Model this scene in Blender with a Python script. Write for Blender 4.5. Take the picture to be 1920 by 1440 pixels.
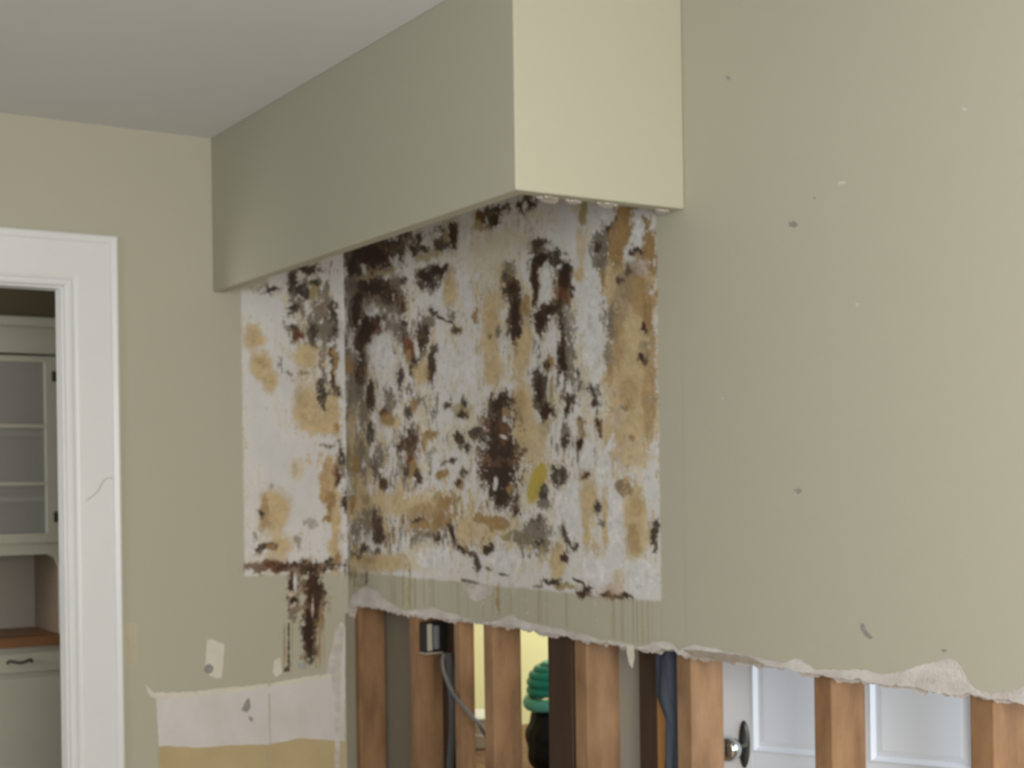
import bpy, bmesh, math, random
import numpy as np
from mathutils import Vector, Matrix

for o in list(bpy.data.objects):
    bpy.data.objects.remove(o)
SC = bpy.context.scene
COL = SC.collection

# ------------------------------------------------------------------ camera
EYE = Vector((0.0, 0.0, 1.41))
FPX, PCX, PCY = 2707.0, 960.0, 911.0          # focal length and principal point, pixels of 1920x1440
YAW, ROLL = math.radians(32.25), 0.0142
FWD = Vector((math.sin(YAW), math.cos(YAW), 0))
_r0 = Vector((math.cos(YAW), -math.sin(YAW), 0))
_u0 = Vector((0, 0, 1))
RGT = math.cos(ROLL) * _r0 - math.sin(ROLL) * _u0
UPV = math.sin(ROLL) * _r0 + math.cos(ROLL) * _u0
cam_d = bpy.data.cameras.new('camera')
cam = bpy.data.objects.new('camera', cam_d)
COL.objects.link(cam)
M = Matrix((RGT, UPV, -FWD)).transposed().to_4x4()
M.translation = EYE
cam.matrix_world = M
cam_d.sensor_fit = 'HORIZONTAL'
cam_d.sensor_width = 36.0
cam_d.lens = 36.0 * FPX / 1920.0
cam_d.shift_x = -(PCX - 960.0) / 1920.0
cam_d.shift_y = (PCY - 720.0) / 1920.0
cam_d.clip_start = 0.05
cam_d.dof.use_dof = True
cam_d.dof.focus_distance = 1.2
cam_d.dof.aperture_fstop = cam_d.lens / 1000.0 / 0.0036
SC.camera = cam
SC.cycles.max_bounces = 7
SC.cycles.diffuse_bounces = 5

# ------------------------------------------------------------------ world, lights, exposure
vs = SC.view_settings
vs.view_transform = 'Standard'
vs.look = 'None'
vs.exposure = 0.0
vs.gamma = 1.0
vs.use_curve_mapping = False
W = bpy.data.worlds.new('world')
SC.world = W
W.use_nodes = True
W.node_tree.nodes['Background'].inputs[0].default_value = (0.75, 0.85, 1.0, 1)
W.node_tree.nodes['Background'].inputs[1].default_value = 1.0


def area(name, loc, target, sx, sy, power, col):
    d = bpy.data.lights.new(name, 'AREA')
    d.shape = 'RECTANGLE'
    d.size, d.size_y, d.energy, d.color = sx, sy, power, col
    o = bpy.data.objects.new(name, d)
    COL.objects.link(o)
    o.location = loc
    o.rotation_euler = (Vector(target) - Vector(loc)).to_track_quat('-Z', 'Y').to_euler()
    return o


# daylight at unseen windows set into the three rooms (all behind or beside the camera's view)
area('daylight_kitchen_window', (0.45, -0.87, 1.5), (0.45, 1.0, 1.5), 1.5, 1.2, 92, (1.0, 0.965, 0.85))
area('daylight_side_window', (-2.72, 0.3, 1.5), (0.0, 0.3, 1.5), 1.4, 1.2, 27, (0.60, 0.81, 1.0))
area('daylight_next_room_window', (2.52, 0.68, 1.5), (2.4, 3.0, 1.3), 0.72, 1.3, 17, (0.78, 0.89, 1.0))
area('added_next_room_far_light', (4.42, 4.3, 1.5), (3.0, 4.6, 1.3), 1.0, 1.2, 32, (1.0, 0.98, 0.9))  # added source, brightens the yellow wall without reaching the stud faces
area('daylight_dining_window', (-1.62, 4.85, 1.5), (1.0, 5.0, 1.4), 0.9, 1.2, 30, (1.0, 0.97, 0.9))

# ------------------------------------------------------------------ room measures (metres)
YB, XR, ZC = 4.04, 1.946, 2.44                # back wall, right wall, ceiling
XS, YS, ZS = 1.523, 2.384, 1.990              # soffit: side face, end face, underside
CAB_X, CAB_Y, CAB_Z = 1.609, 2.480, 1.154     # footprint left by the removed wall cabinets
XF = XR + 0.019                               # face of the studs


def ray(px, py):
    return FWD + RGT * ((px - PCX) / FPX) + UPV * (-(py - PCY) / FPX)


def on_x(px, py, X=XR):
    d = ray(px, py)
    return EYE + d * (X / d.x)


def on_y(px, py, Y=YB):
    d = ray(px, py)
    return EYE + d * (Y / d.y)


def on_z(px, py, Z=ZS):
    d = ray(px, py)
    return EYE + d * ((Z - EYE.z) / d.z)


# ------------------------------------------------------------------ materials
def srgb(r, g, b):
    f = lambda c: (c / 255 / 12.92) if c <= 10.31 else ((c / 255 + 0.055) / 1.055) ** 2.4
    return (f(r), f(g), f(b))


def mat(name, col, rough=0.6, metal=0.0, spec=0.3, var=0.0, scale=(3, 3, 3), bump=0.0, bscale=60, col2=None, emit=None, trans=0.0):
    m = bpy.data.materials.new(name)
    m.use_nodes = True
    nt = m.node_tree
    p = nt.nodes['Principled BSDF']
    p.inputs['Roughness'].default_value = rough
    p.inputs['Metallic'].default_value = metal
    p.inputs['Specular IOR Level'].default_value = spec
    p.inputs['Transmission Weight'].default_value = trans
    p.inputs['Base Color'].default_value = (*col, 1)
    tc = nt.nodes.new('ShaderNodeTexCoord')
    if var or col2:
        mp = nt.nodes.new('ShaderNodeMapping')
        mp.inputs['Scale'].default_value = scale
        nt.links.new(tc.outputs['Object'], mp.inputs[0])
        n = nt.nodes.new('ShaderNodeTexNoise')
        n.inputs['Scale'].default_value = 1.0
        n.inputs['Detail'].default_value = 5
        n.inputs['Roughness'].default_value = 0.6
        nt.links.new(mp.outputs[0], n.inputs['Vector'])
        rp = nt.nodes.new('ShaderNodeValToRGB')
        rp.color_ramp.elements[0].position = 0.3
        rp.color_ramp.elements[1].position = 0.7
        c2 = col2 if col2 else tuple(c * (1 - var) for c in col)
        c1 = col if col2 else tuple(min(1, c * (1 + var)) for c in col)
        rp.color_ramp.elements[0].color = (*c2, 1)
        rp.color_ramp.elements[1].color = (*c1, 1)
        nt.links.new(n.outputs['Fac'], rp.inputs[0])
        nt.links.new(rp.outputs[0], p.inputs['Base Color'])
    if bump:
        n2 = nt.nodes.new('ShaderNodeTexNoise')
        n2.inputs['Scale'].default_value = bscale
        n2.inputs['Detail'].default_value = 4
        nt.links.new(tc.outputs['Object'], n2.inputs['Vector'])
        b = nt.nodes.new('ShaderNodeBump')
        b.inputs['Strength'].default_value = bump
        b.inputs['Distance'].default_value = 0.004
        nt.links.new(n2.outputs['Fac'], b.inputs['Height'])
        nt.links.new(b.outputs[0], p.inputs['Normal'])
    return m


PAINT = (0.464, 0.441, 0.358)
M_PAINT = mat('khaki_wall_paint', PAINT, 0.55, spec=0.25)
M_CEIL = mat('ceiling_white', (0.71, 0.715, 0.74), 0.8, var=0.02, scale=(1.5, 1.5, 1.5))
M_WHITE = mat('white_gloss_paint', (0.74, 0.745, 0.77), 0.35, spec=0.4, var=0.02, scale=(4, 4, 2))
M_GYP = mat('gypsum_core', (0.72, 0.685, 0.675), 0.9, col2=(0.50, 0.44, 0.415), scale=(14, 14, 22), bump=0.5, bscale=220)
M_GYPEDGE = mat('broken_gypsum_edge', (0.55, 0.45, 0.40), 0.95, col2=(0.78, 0.73, 0.71), scale=(30, 45, 45), bump=0.8, bscale=200)
M_WOOD = mat('pine_stud', (0.335, 0.190, 0.098), 0.75, col2=(0.165, 0.085, 0.044), scale=(16, 16, 4.5), bump=0.25, bscale=90)
M_WOOD2 = mat('pine_stud_pale', (0.37, 0.22, 0.122), 0.75, col2=(0.19, 0.105, 0.058), scale=(14, 14, 5.0), bump=0.25, bscale=90)
M_DARKWOOD = mat('dark_stained_board', (0.075, 0.042, 0.026), 0.7, col2=(0.045, 0.025, 0.017), scale=(25, 25, 2), bump=0.2)
M_GREYBOARD = mat('grey_paper_board', (0.26, 0.235, 0.185), 0.85, var=0.08, scale=(8, 8, 2))
M_FLOOR = mat('worn_floor', (0.38, 0.33, 0.27), 0.7, var=0.2, scale=(6, 1.2, 1))
M_YELLOW = mat('yellow_wall_paint', (0.88, 0.83, 0.45), 0.7, var=0.02)
M_DINING = mat('dining_olive_paint', (0.24, 0.21, 0.14), 0.7, var=0.03)
M_CABW = mat('cabinet_cream_paint', (0.55, 0.54, 0.47), 0.45, spec=0.35, var=0.03, scale=(5, 5, 3))
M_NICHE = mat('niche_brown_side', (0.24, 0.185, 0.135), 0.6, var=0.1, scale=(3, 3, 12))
M_CABIN = mat('cabinet_inside_paint', (0.46, 0.44, 0.41), 0.6, var=0.05)
M_COUNTER = mat('oak_counter', (0.26, 0.125, 0.058), 0.45, var=0.2, scale=(3, 25, 25))
M_STEEL = mat('dark_steel', (0.10, 0.10, 0.095), 0.35, metal=0.8)
M_CHROME = mat('chrome', (0.75, 0.76, 0.78), 0.12, metal=1.0)
M_BLACK = mat('black_plastic', (0.012, 0.011, 0.011), 0.5, var=0.3, scale=(30, 30, 30))
M_CABLE = mat('grey_cable', (0.16, 0.165, 0.18), 0.5)
M_CONDUIT = mat('dark_conduit', (0.085, 0.085, 0.095), 0.5)
M_DOORW = mat('door_white', (0.84, 0.86, 0.92), 0.4, spec=0.4, var=0.015)
M_BLUE = mat('navy_cloth', (0.075, 0.088, 0.115), 0.9, col2=(0.045, 0.052, 0.080), scale=(12, 12, 7))
M_ORANGE = mat('orange_board', (0.50, 0.24, 0.075), 0.6, var=0.12, scale=(20, 20, 3))
M_TEAL = mat('teal_rubber', (0.03, 0.36, 0.28), 0.35, var=0.25, scale=(12, 12, 12))
M_TEALPALE = mat('pale_teal_rubber', (0.16, 0.60, 0.50), 0.35, var=0.1, scale=(12, 12, 12))
M_PLASTICW = mat('white_plastic', (0.93, 0.93, 0.91), 0.4)
M_TAN = mat('old_adhesive', (0.56, 0.445, 0.27), 0.85, col2=(0.48, 0.37, 0.21), scale=(9, 9, 5), bump=0.3, bscale=80)
M_BARE = mat('bare_plaster', (0.70, 0.66, 0.67), 0.85, col2=(0.61, 0.57, 0.56), scale=(8, 8, 6), bump=0.25, bscale=70)
M_CREAM = mat('cream_plaster', (0.68, 0.64, 0.56), 0.8, var=0.06, scale=(30, 30, 30))
M_BEIGE = mat('beige_bare_paint', (0.50, 0.455, 0.345), 0.7, var=0.05, scale=(20, 20, 20))
M_MARK = mat('grey_scuff', (0.30, 0.285, 0.27), 0.8, var=0.2, scale=(90, 90, 90))
M_CRACK = mat('hairline_crack', (0.56, 0.53, 0.50), 0.8)
M_SEAM = mat('dark_seam_line', (0.47, 0.40, 0.32), 0.9)  # own darker tan of the vertical seam in the bare patch
M_TORN = mat('torn_brown_paper', (0.36, 0.295, 0.245), 0.9, var=0.15, scale=(40, 40, 40))
M_DRIPL = mat('white_nick', (0.60, 0.585, 0.52), 0.8)
mg = bpy.data.materials.new('clear_glass')
mg.use_nodes = True
_p = mg.node_tree.nodes['Principled BSDF']
_p.inputs['Base Color'].default_value = (0.55, 0.56, 0.56, 1)
_p.inputs['Roughness'].default_value = 0.03
_p.inputs['Alpha'].default_value = 0.35
M_GLASS = mg
ma = bpy.data.materials.new('mould_stained_board')
ma.use_nodes = True
_nt = ma.node_tree
_at = _nt.nodes.new('ShaderNodeAttribute')
_at.attribute_name = 'stain'
_p = _nt.nodes['Principled BSDF']
_p.inputs['Roughness'].default_value = 0.55
_p.inputs['Specular IOR Level'].default_value = 0.25
_nt.links.new(_at.outputs['Color'], _p.inputs['Base Color'])
M_STAIN = ma


# ------------------------------------------------------------------ helpers
def mesh_obj(name, verts, faces, material, parent=None, smooth=False, mats=None, fmat=None):
    me = bpy.data.meshes.new(name)
    me.from_pydata([tuple(v) for v in verts], [], [tuple(f) for f in faces])
    for m in (mats or [material]):
        me.materials.append(m)
    if fmat:
        me.polygons.foreach_set('material_index', fmat)
    if smooth:
        me.polygons.foreach_set('use_smooth', [True] * len(me.polygons))
    me.update()
    o = bpy.data.objects.new(name, me)
    COL.objects.link(o)
    if parent:
        o.parent = parent
    return o


def fix_normals(o):
    bm = bmesh.new()
    bm.from_mesh(o.data)
    bmesh.ops.recalc_face_normals(bm, faces=bm.faces)
    bm.to_mesh(o.data)
    bm.free()
    return o


def box(name, a, b, material, parent=None, bevel=0.0, seg=2):
    bm = bmesh.new()
    bmesh.ops.create_cube(bm, size=1)
    for v in bm.verts:
        v.co = Vector([(a[i] + b[i]) / 2 + v.co[i] * (b[i] - a[i]) for i in range(3)])
    if bevel:
        bmesh.ops.bevel(bm, geom=list(bm.edges), offset=bevel, segments=seg, affect='EDGES', profile=0.5)
    me = bpy.data.meshes.new(name)
    bm.to_mesh(me)
    bm.free()
    me.materials.append(material)
    o = bpy.data.objects.new(name, me)
    COL.objects.link(o)
    if parent:
        o.parent = parent
    return o


def tube(name, pts, r, material, parent=None, n=10, closed=False):
    pts = [Vector(p) for p in pts]
    V, F = [], []
    N = len(pts)
    up = Vector((0.3, 0.2, 1)).normalized()
    for i, p in enumerate(pts):
        t = (pts[(i + 1) % N] - pts[i - 1]) if closed else (pts[min(i + 1, N - 1)] - pts[max(i - 1, 0)])
        t.normalize()
        a = t.cross(up)
        if a.length < 1e-3:
            a = t.cross(Vector((1, 0, 0)))
        a.normalize()
        b = t.cross(a)
        for k in range(n):
            w = 2 * math.pi * k / n
            V.append(p + a * r * math.cos(w) + b * r * math.sin(w))
    for i in range(N if closed else N - 1):
        j = (i + 1) % N
        for k in range(n):
            l = (k + 1) % n
            F.append((i * n + k, i * n + l, j * n + l, j * n + k))
    if not closed:
        F.append(tuple(range(n))[::-1])
        F.append(tuple((N - 1) * n + k for k in range(n)))
    return mesh_obj(name, V, F, material, parent, smooth=True)


def smooth_path(pts, n=8):
    pts = [Vector(p) for p in pts]
    out = []
    for i in range(len(pts) - 1):
        p0, p1, p2, p3 = pts[max(i - 1, 0)], pts[i], pts[i + 1], pts[min(i + 2, len(pts) - 1)]
        for k in range(n):
            t = k / n
            out.append(0.5 * ((2 * p1) + (p2 - p0) * t + (2 * p0 - 5 * p1 + 4 * p2 - p3) * t * t + (3 * p1 - p0 - 3 * p2 + p3) * t ** 3))
    out.append(pts[-1])
    return out


def lathe(name, prof, origin, axis, material, parent=None, n=24, sx=1.0):
    axis = Vector(axis).normalized()
    a = axis.cross(Vector((0, 0, 1)))
    if a.length < 1e-3:
        a = Vector((1, 0, 0))
    a.normalize()
    b = axis.cross(a)
    V, F = [], []
    for (r, h) in prof:
        for k in range(n):
            w = 2 * math.pi * k / n
            V.append(Vector(origin) + axis * h + a * r * sx * math.cos(w) + b * r * math.sin(w))
    for i in range(len(prof) - 1):
        for k in range(n):
            l = (k + 1) % n
            F.append((i * n + k, i * n + l, (i + 1) * n + l, (i + 1) * n + k))
    F.append(tuple(range(n))[::-1])
    F.append(tuple((len(prof) - 1) * n + k for k in range(n)))
    return fix_normals(mesh_obj(name, V, F, material, parent, smooth=True))


def slab(name, outline, thick, material, parent=None):
    """outline: 3-D points of a flat patch, extruded by the vector thick."""
    n = len(outline)
    t = Vector(thick)
    V = [Vector(p) for p in outline] + [Vector(p) + t for p in outline]
    F = [tuple(range(n)), tuple(range(n, 2 * n))[::-1]]
    F += [(i, (i + 1) % n, n + (i + 1) % n, n + i) for i in range(n)]
    o = mesh_obj(name, V, F, material, parent)
    bm = bmesh.new()
    bm.from_mesh(o.data)
    bmesh.ops.triangulate(bm, faces=[f for f in bm.faces if len(f.verts) > 4])
    bmesh.ops.recalc_face_normals(bm, faces=bm.faces)
    bm.to_mesh(o.data)
    bm.free()
    return o


def ragged(pts, step, amp, seed, closed=True):
    """resample a 2-D polyline and roughen it."""
    rnd = random.Random(seed)
    out = []
    n = len(pts)
    for i in range(n if closed else n - 1):
        a, b = pts[i], pts[(i + 1) % n]
        L = math.hypot(b[0] - a[0], b[1] - a[1])
        k = max(1, int(L / step))
        for j in range(k):
            t = j / k
            q = amp if j else amp * 0.3
            out.append((a[0] + (b[0] - a[0]) * t + rnd.uniform(-q, q), a[1] + (b[1] - a[1]) * t + rnd.uniform(-q, q)))
    if not closed:
        out.append(pts[-1])
    return out


def tag(o, label, cat, kind=None, group=None):
    o['label'] = label
    o['category'] = cat
    if kind:
        o['kind'] = kind
    if group:
        o['group'] = group
    return o


def empty(name, loc=(0, 0, 0)):
    o = bpy.data.objects.new(name, None)
    COL.objects.link(o)
    o.location = loc
    return o


# ------------------------------------------------------------------ structure: floor, ceiling
tag(box('floor', (-2.8, -1.8, -0.08), (4.5, 6.2, 0.0), M_FLOOR), 'worn brown floor under the three rooms', 'floor', 'structure')
tag(box('ceiling', (-2.8, -1.8, ZC), (4.5, 6.2, ZC + 0.1), M_CEIL), 'flat off-white ceiling at the upper left', 'ceiling', 'structure')


def prism(name, poly, axis, a, b, material, parent=None):
    """poly 2-D, extruded along axis 'x' or 'y' from a to b; (u,z) with u the other horizontal axis."""
    f = (lambda u, z, w: (w, u, z)) if axis == 'x' else (lambda u, z, w: (u, w, z))
    pts = [f(u, z, a) for u, z in poly]
    t = (b - a, 0, 0) if axis == 'x' else (0, b - a, 0)
    return slab(name, pts, t, material, parent)


DO0, DO1, DOZ = 0.27, on_y(121.5, 700).x, on_y(60, 533).z      # doorway in the back wall
wall_back = prism('wall_back', [(-2.7, 0), (DO0, 0), (DO0, DOZ), (DO1, DOZ), (DO1, 0), (2.075, 0), (2.075, ZC), (-2.7, ZC)], 'y', YB, YB + 0.06, M_PAINT)
tag(wall_back, 'khaki painted back wall with the white cased doorway', 'wall', 'structure')


def wall_with_hole(name, axis, a, b, u0, u1, h0, h1, z0, z1, material):
    f = (lambda u, z, w: (w, u, z)) if axis == 'x' else (lambda u, z, w: (u, w, z))
    V, F = [], []
    for w in (a, b):
        for (u, z) in ((u0, 0), (u1, 0), (u1, ZC), (u0, ZC), (h0, z0), (h1, z0), (h1, z1), (h0, z1)):
            V.append(f(u, z, w))
    for s in (0, 8):
        for i in range(4):
            F.append((s + i, s + (i + 1) % 4, s + 4 + (i + 1) % 4, s + 4 + i))
    for i in range(4):
        j = (i + 1) % 4
        F.append((i, j, 8 + j, 8 + i))
        F.append((4 + i, 4 + j, 12 + j, 12 + i))
    return fix_normals(mesh_obj(name, V, F, material))


tag(wall_with_hole('wall_rear', 'y', -0.85, -0.75, -2.7, 2.075, -0.3, 1.2, 0.9, 2.1, M_PAINT), 'khaki wall with a window behind the camera', 'wall', 'structure')
tag(wall_with_hole('wall_left', 'x', -2.7, -2.6, -0.85, 4.04, -0.4, 1.0, 0.9, 2.1, M_PAINT), 'khaki wall with a window left of the camera', 'wall', 'structure')
tag(box('wall_dining_back', (-1.6, 5.80, 0), (2.0, 5.90, ZC), M_DINING), 'dark olive wall seen above the white built-in cabinet', 'wall', 'structure')
tag(wall_with_hole('wall_dining_left', 'x', -1.6, -1.5, 4.10, 5.80, 4.4, 5.3, 0.9, 2.1, M_DINING), 'olive dining room wall left of the doorway', 'wall', 'structure')
tag(box('wall_dining_right', (1.9, 4.10, 0), (2.0, 5.80, ZC), M_DINING), 'olive dining room wall right of the doorway', 'wall', 'structure')
tag(box('wall_next_back', (2.0, 5.2, 0), (4.4, 5.3, ZC), M_YELLOW), 'bright yellow wall seen between the bare studs', 'wall', 'structure')
tag(wall_with_hole('wall_next_far', 'x', 4.3, 4.4, 0.7, 5.2, 3.8, 4.8, 0.9, 2.1, M_YELLOW), 'yellow wall on the far side of the next room', 'wall', 'structure')
tag(wall_with_hole('wall_next_near', 'y', 0.7, 0.8, 2.075, 4.3, 2.16, 2.88, 0.85, 2.15, M_YELLOW), 'yellow wall with a window in the next room', 'wall', 'structure')

# ------------------------------------------------------------------ right wall: gypsum board torn away below, painted skin on top
PAINT_EDGE = [(652, 1150), (656, 1132), (661, 1116), (672, 1105), (690, 1100), (704, 1107), (718, 1120), (735, 1134), (752, 1143), (775, 1146), (792, 1142), (812, 1140), (850, 1152), (880, 1161), (905, 1166),
              (928, 1166), (945, 1158), (960, 1152), (971, 1160), (985, 1167), (1040, 1177), (1090, 1188), (1130, 1200), (1156, 1203), (1190, 1212), (1212, 1211), (1230, 1204), (1250, 1203), (1264, 1207),
              (1273, 1219), (1288, 1211), (1305, 1209), (1330, 1215), (1365, 1224), (1408, 1229), (1440, 1237), (1472, 1243), (1488, 1235), (1500, 1234), (1512, 1247), (1528, 1254), (1570, 1254),
              (1622, 1258), (1652, 1265), (1690, 1260), (1735, 1246), (1768, 1236), (1787, 1232), (1800, 1245), (1814, 1266), (1829, 1290), (1858, 1300), (1895, 1296), (1925, 1284), (1990, 1300), (2100, 1335)]
CORE_EDGE = [(652, 1165), (660, 1140), (668, 1135), (690, 1138), (735, 1147), (770, 1153), (800, 1157), (850, 1163), (890, 1167), (940, 1174), (975, 1178), (1020, 1187), (1080, 1199), (1120, 1205), (1155, 1211),
             (1200, 1219), (1230, 1223), (1238, 1214), (1262, 1215), (1270, 1226), (1300, 1232), (1365, 1241), (1430, 1248), (1500, 1262), (1525, 1265), (1622, 1278), (1680, 1286), (1740, 1296),
             (1800, 1303), (1820, 1306), (1870, 1313), (1920, 1319), (1990, 1332), (2100, 1352)]


def edge_fn(poly, X):
    P = sorted([(on_x(x, y, X).y, on_x(x, y, X).z) for x, y in poly])
    ys, zs = np.array([p[0] for p in P]), np.array([p[1] for p in P])
    return lambda Y: np.interp(Y, ys, zs)


paint_z = edge_fn(PAINT_EDGE, XR)
core_z = edge_fn(CORE_EDGE, XR)
rng = np.random.default_rng(5)


def smooth_noise(n, k, rng):
    a = rng.standard_normal(n + 2 * k)
    ker = np.hanning(2 * k + 1)
    ker /= np.sqrt((ker ** 2).sum())
    return np.convolve(a, ker, 'same')[k:-k]


def board(name, zfn, x0, x1, jitter, front, edge, parent=None, seed=1):
    r = np.random.default_rng(seed)
    Yc = np.concatenate([[-0.75, 0.9], np.linspace(0.901, YB, 900)])
    zb = zfn(Yc)
    j = smooth_noise(len(Yc), 3, r) * jitter + smooth_noise(len(Yc), 12, r) * jitter
    zb = zb + j
    zb[:2] = 0.0
    V, F, fm = [], [], []
    for i, Y in enumerate(Yc):
        V += [(x0, Y, zb[i]), (x0, Y, ZC), (x1, Y, ZC), (x1, Y, zb[i])]
    for i in range(len(Yc) - 1):
        a, b = 4 * i, 4 * i + 4
        for k in range(4):
            l = (k + 1) % 4
            F.append((a + k, a + l, b + l, b + k))
            fm.append(0 if k == 0 else 1)
    F += [(0, 1, 2, 3), tuple(4 * (len(Yc) - 1) + k for k in (3, 2, 1, 0))]
    fm += [1, 1]
    o = mesh_obj(name, V, F, None, parent, mats=[front, edge], fmat=fm)
    return fix_normals(o)


wall_right = board('wall_right', paint_z, XR, XR + 0.0012, 0.0008, M_PAINT, M_GYP, seed=3)
tag(wall_right, 'khaki painted wall on the right torn open along its lower edge', 'wall', 'structure')
board('gypsum_core', core_z, XR + 0.0012, XF - 0.004, 0.0012, M_GYP, M_GYPEDGE, wall_right, seed=4)
board('back_paper', lambda Y: core_z(Y) - 0.006, XF - 0.004, XF - 0.0005, 0.0022, M_GYPEDGE, M_GYPEDGE, wall_right, seed=9)

# studs standing behind the torn board: (far edge pixel, width, depth, material)
def stud(px, w, d, material, x0=XF, z1=2.42, name='stud', py=1330):
    yf = on_x(px, py, x0).y
    return box(name, (x0, yf - w, 0.04), (x0 + d, yf, z1), material, wall_right, bevel=0.003)


stud(662, 0.050, 0.090, M_WOOD)
stud(770, 0.046, 0.090, M_WOOD)
stud(853, 0.034, 0.045, M_WOOD2)
stud(908, 0.048, 0.088, M_WOOD2)
stud(1078, 0.052, 0.100, M_WOOD2)
stud(1269, 0.050, 0.090, M_WOOD2)
stud(1526, 0.048, 0.090, M_WOOD)
stud(1818, 0.050, 0.092, M_WOOD)
stud(2170, 0.048, 0.090, M_WOOD)
box('sole_plate', (XF, 0.9, 0.0), (XF + 0.09, YB, 0.04), M_WOOD, wall_right, bevel=0.003)
stud(1028, 0.105, 0.030, M_DARKWOOD, name='dark_board')
stud(830, 0.090, 0.012, M_DARKWOOD, x0=XF + 0.075, name='dark_board')  # added dark backing, closes the bright yellow slit beside the conduit
stud(1198, 0.060, 0.012, M_DARKWOOD, x0=XF + 0.05, name='dark_board')
# grey board left on the far side of two bays, and an orange strip of wood
b0, b1 = on_x(772, 1330, XF + 0.094).y, on_x(690, 1330, XF + 0.094).y
box('far_board', (XF + 0.094, b0 - 0.02, 0.04), (XF + 0.107, b1, 2.42), M_GREYBOARD, wall_right)
b0, b1 = on_x(1206, 1330, XF + 0.094).y, on_x(1120, 1330, XF + 0.094).y
M_GREY2 = mat('grey_paper_board_pale', (0.40, 0.37, 0.32), 0.85, var=0.06, scale=(8, 8, 2))
box('far_board', (XF + 0.094, b0, 0.04), (XF + 0.107, b1, 2.42), M_GREY2, wall_right)
b0, b1 = on_x(1256, 1380, XF + 0.042).y, on_x(1233, 1380, XF + 0.042).y
box('orange_strip', (XF + 0.042, b0, 0.04), (XF + 0.048, b1, on_x(1240, 1300, XF + 0.042).z), M_ORANGE, wall_right)
# hanging shreds of paper on the torn edge
def shred(pts, X=XR - 0.0015, t=0.001, name='paper_shred', material=M_GYP, parent=None):
    return slab(name, [on_x(x, y, X) for x, y in pts], (t, 0, 0), material, parent or wall_right)


shred(ragged([(1280, 1218), (1330, 1222), (1400, 1230), (1434, 1247), (1365, 1240), (1300, 1231)], 9, 1.2, 8), material=M_TORN)
shred([(1174, 1206), (1187, 1210), (1189, 1232), (1185, 1253), (1179, 1243), (1175, 1222)], material=M_CREAM)
shred(ragged([(870, 1098), (884, 1096), (924, 1100), (921, 1114), (909, 1123), (894, 1129), (880, 1122)], 7, 1.0, 4), X=XR - 0.002, material=M_GYP)
shred(ragged([(1240, 1212), (1266, 1213), (1270, 1222), (1236, 1221)], 6, 1.2, 5), X=XF - 0.006, material=M_GREY2)
# scuffs and nicks on the painted face
for pts, m_ in (([(1478, 417), (1489, 414), (1497, 421), (1490, 427), (1480, 425)], M_MARK), ([(1487, 918), (1497, 915), (1504, 921), (1496, 927)], M_MARK),
                ([(1613, 1169), (1620, 1170), (1626, 1184), (1636, 1194), (1632, 1199), (1622, 1192), (1614, 1180)], M_MARK), ([(1360, 142), (1367, 143), (1371, 149), (1364, 150)], M_MARK),
                ([(1571, 341), (1584, 340), (1585, 344), (1572, 346)], M_DRIPL), ([(1804, 201), (1812, 204), (1811, 208), (1804, 206)], M_DRIPL), ([(1524, 369), (1529, 370), (1527, 374)], M_MARK),
                ([(1604, 567), (1608, 569), (1609, 576), (1605, 573)], M_DRIPL), ([(1764, 1218), (1772, 1217), (1776, 1221), (1768, 1223)], M_MARK), ([(1352, 745), (1357, 746), (1356, 750)], M_DRIPL)):
    shred(pts, X=XR - 0.0006, t=0.0005, name='scuff' if m_ is M_MARK else 'paint_nick', material=m_)

# ------------------------------------------------------------------ soffit
PT = 0.036                                    # panel with its nailer
soffit = slab('ceiling_soffit', [(XS, YB, ZS), (XS, YS, ZS), (XR, YS, ZS), (XR, YS + PT, ZS), (XS + PT, YS + PT, ZS), (XS + PT, YB, ZS)], (0, 0, ZC - ZS), M_PAINT)
_m = soffit.modifiers.new('soft_edges', 'BEVEL')
_m.width, _m.segments, _m.limit_method = 0.004, 3, 'ANGLE'
tag(soffit, 'khaki boxed soffit hanging from the ceiling above the mouldy patch', 'soffit', 'structure')
# torn paper along the underside of its near end
def under(pts, name='paper_shred', dz=0.002, material=M_GYP):
    return slab(name, [on_z(x, y, ZS - 0.0005) for x, y in pts], (0, 0, -dz), material, soffit)


under(ragged([(1006, 369), (1035, 368), (1048, 373), (1040, 381), (1018, 378)], 4, 1.6, 1))
under(ragged([(1058, 374), (1090, 376), (1089, 381), (1066, 380)], 4, 1.4, 2))
under(ragged([(1120, 379), (1160, 382), (1156, 387), (1140, 388), (1124, 385)], 4, 1.7, 3))
under(ragged([(1228, 391), (1252, 393), (1256, 398), (1240, 400), (1230, 397)], 4, 1.6, 6))

# ------------------------------------------------------------------ mould stains (a colour attribute on fine grids lying on the three surfaces)
STAIN_COL = {
    'w': (0.665, 0.645, 0.655), 'l': (0.62, 0.55, 0.44), 't': (0.55, 0.42, 0.25), 'T': (0.33, 0.21, 0.092), 'o': (0.36, 0.29, 0.155),
    'b': (0.052, 0.027, 0.017), 'r': (0.130, 0.050, 0.024), 'k': (0.062, 0.050, 0.040), 'g': (0.200, 0.165, 0.130), 'y': (0.47, 0.36, 0.075), 'p': (0.55, 0.44, 0.38),
    'x': PAINT, 'B': (0.040, 0.021, 0.014), 'e': (0.36, 0.36, 0.37)}
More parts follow.
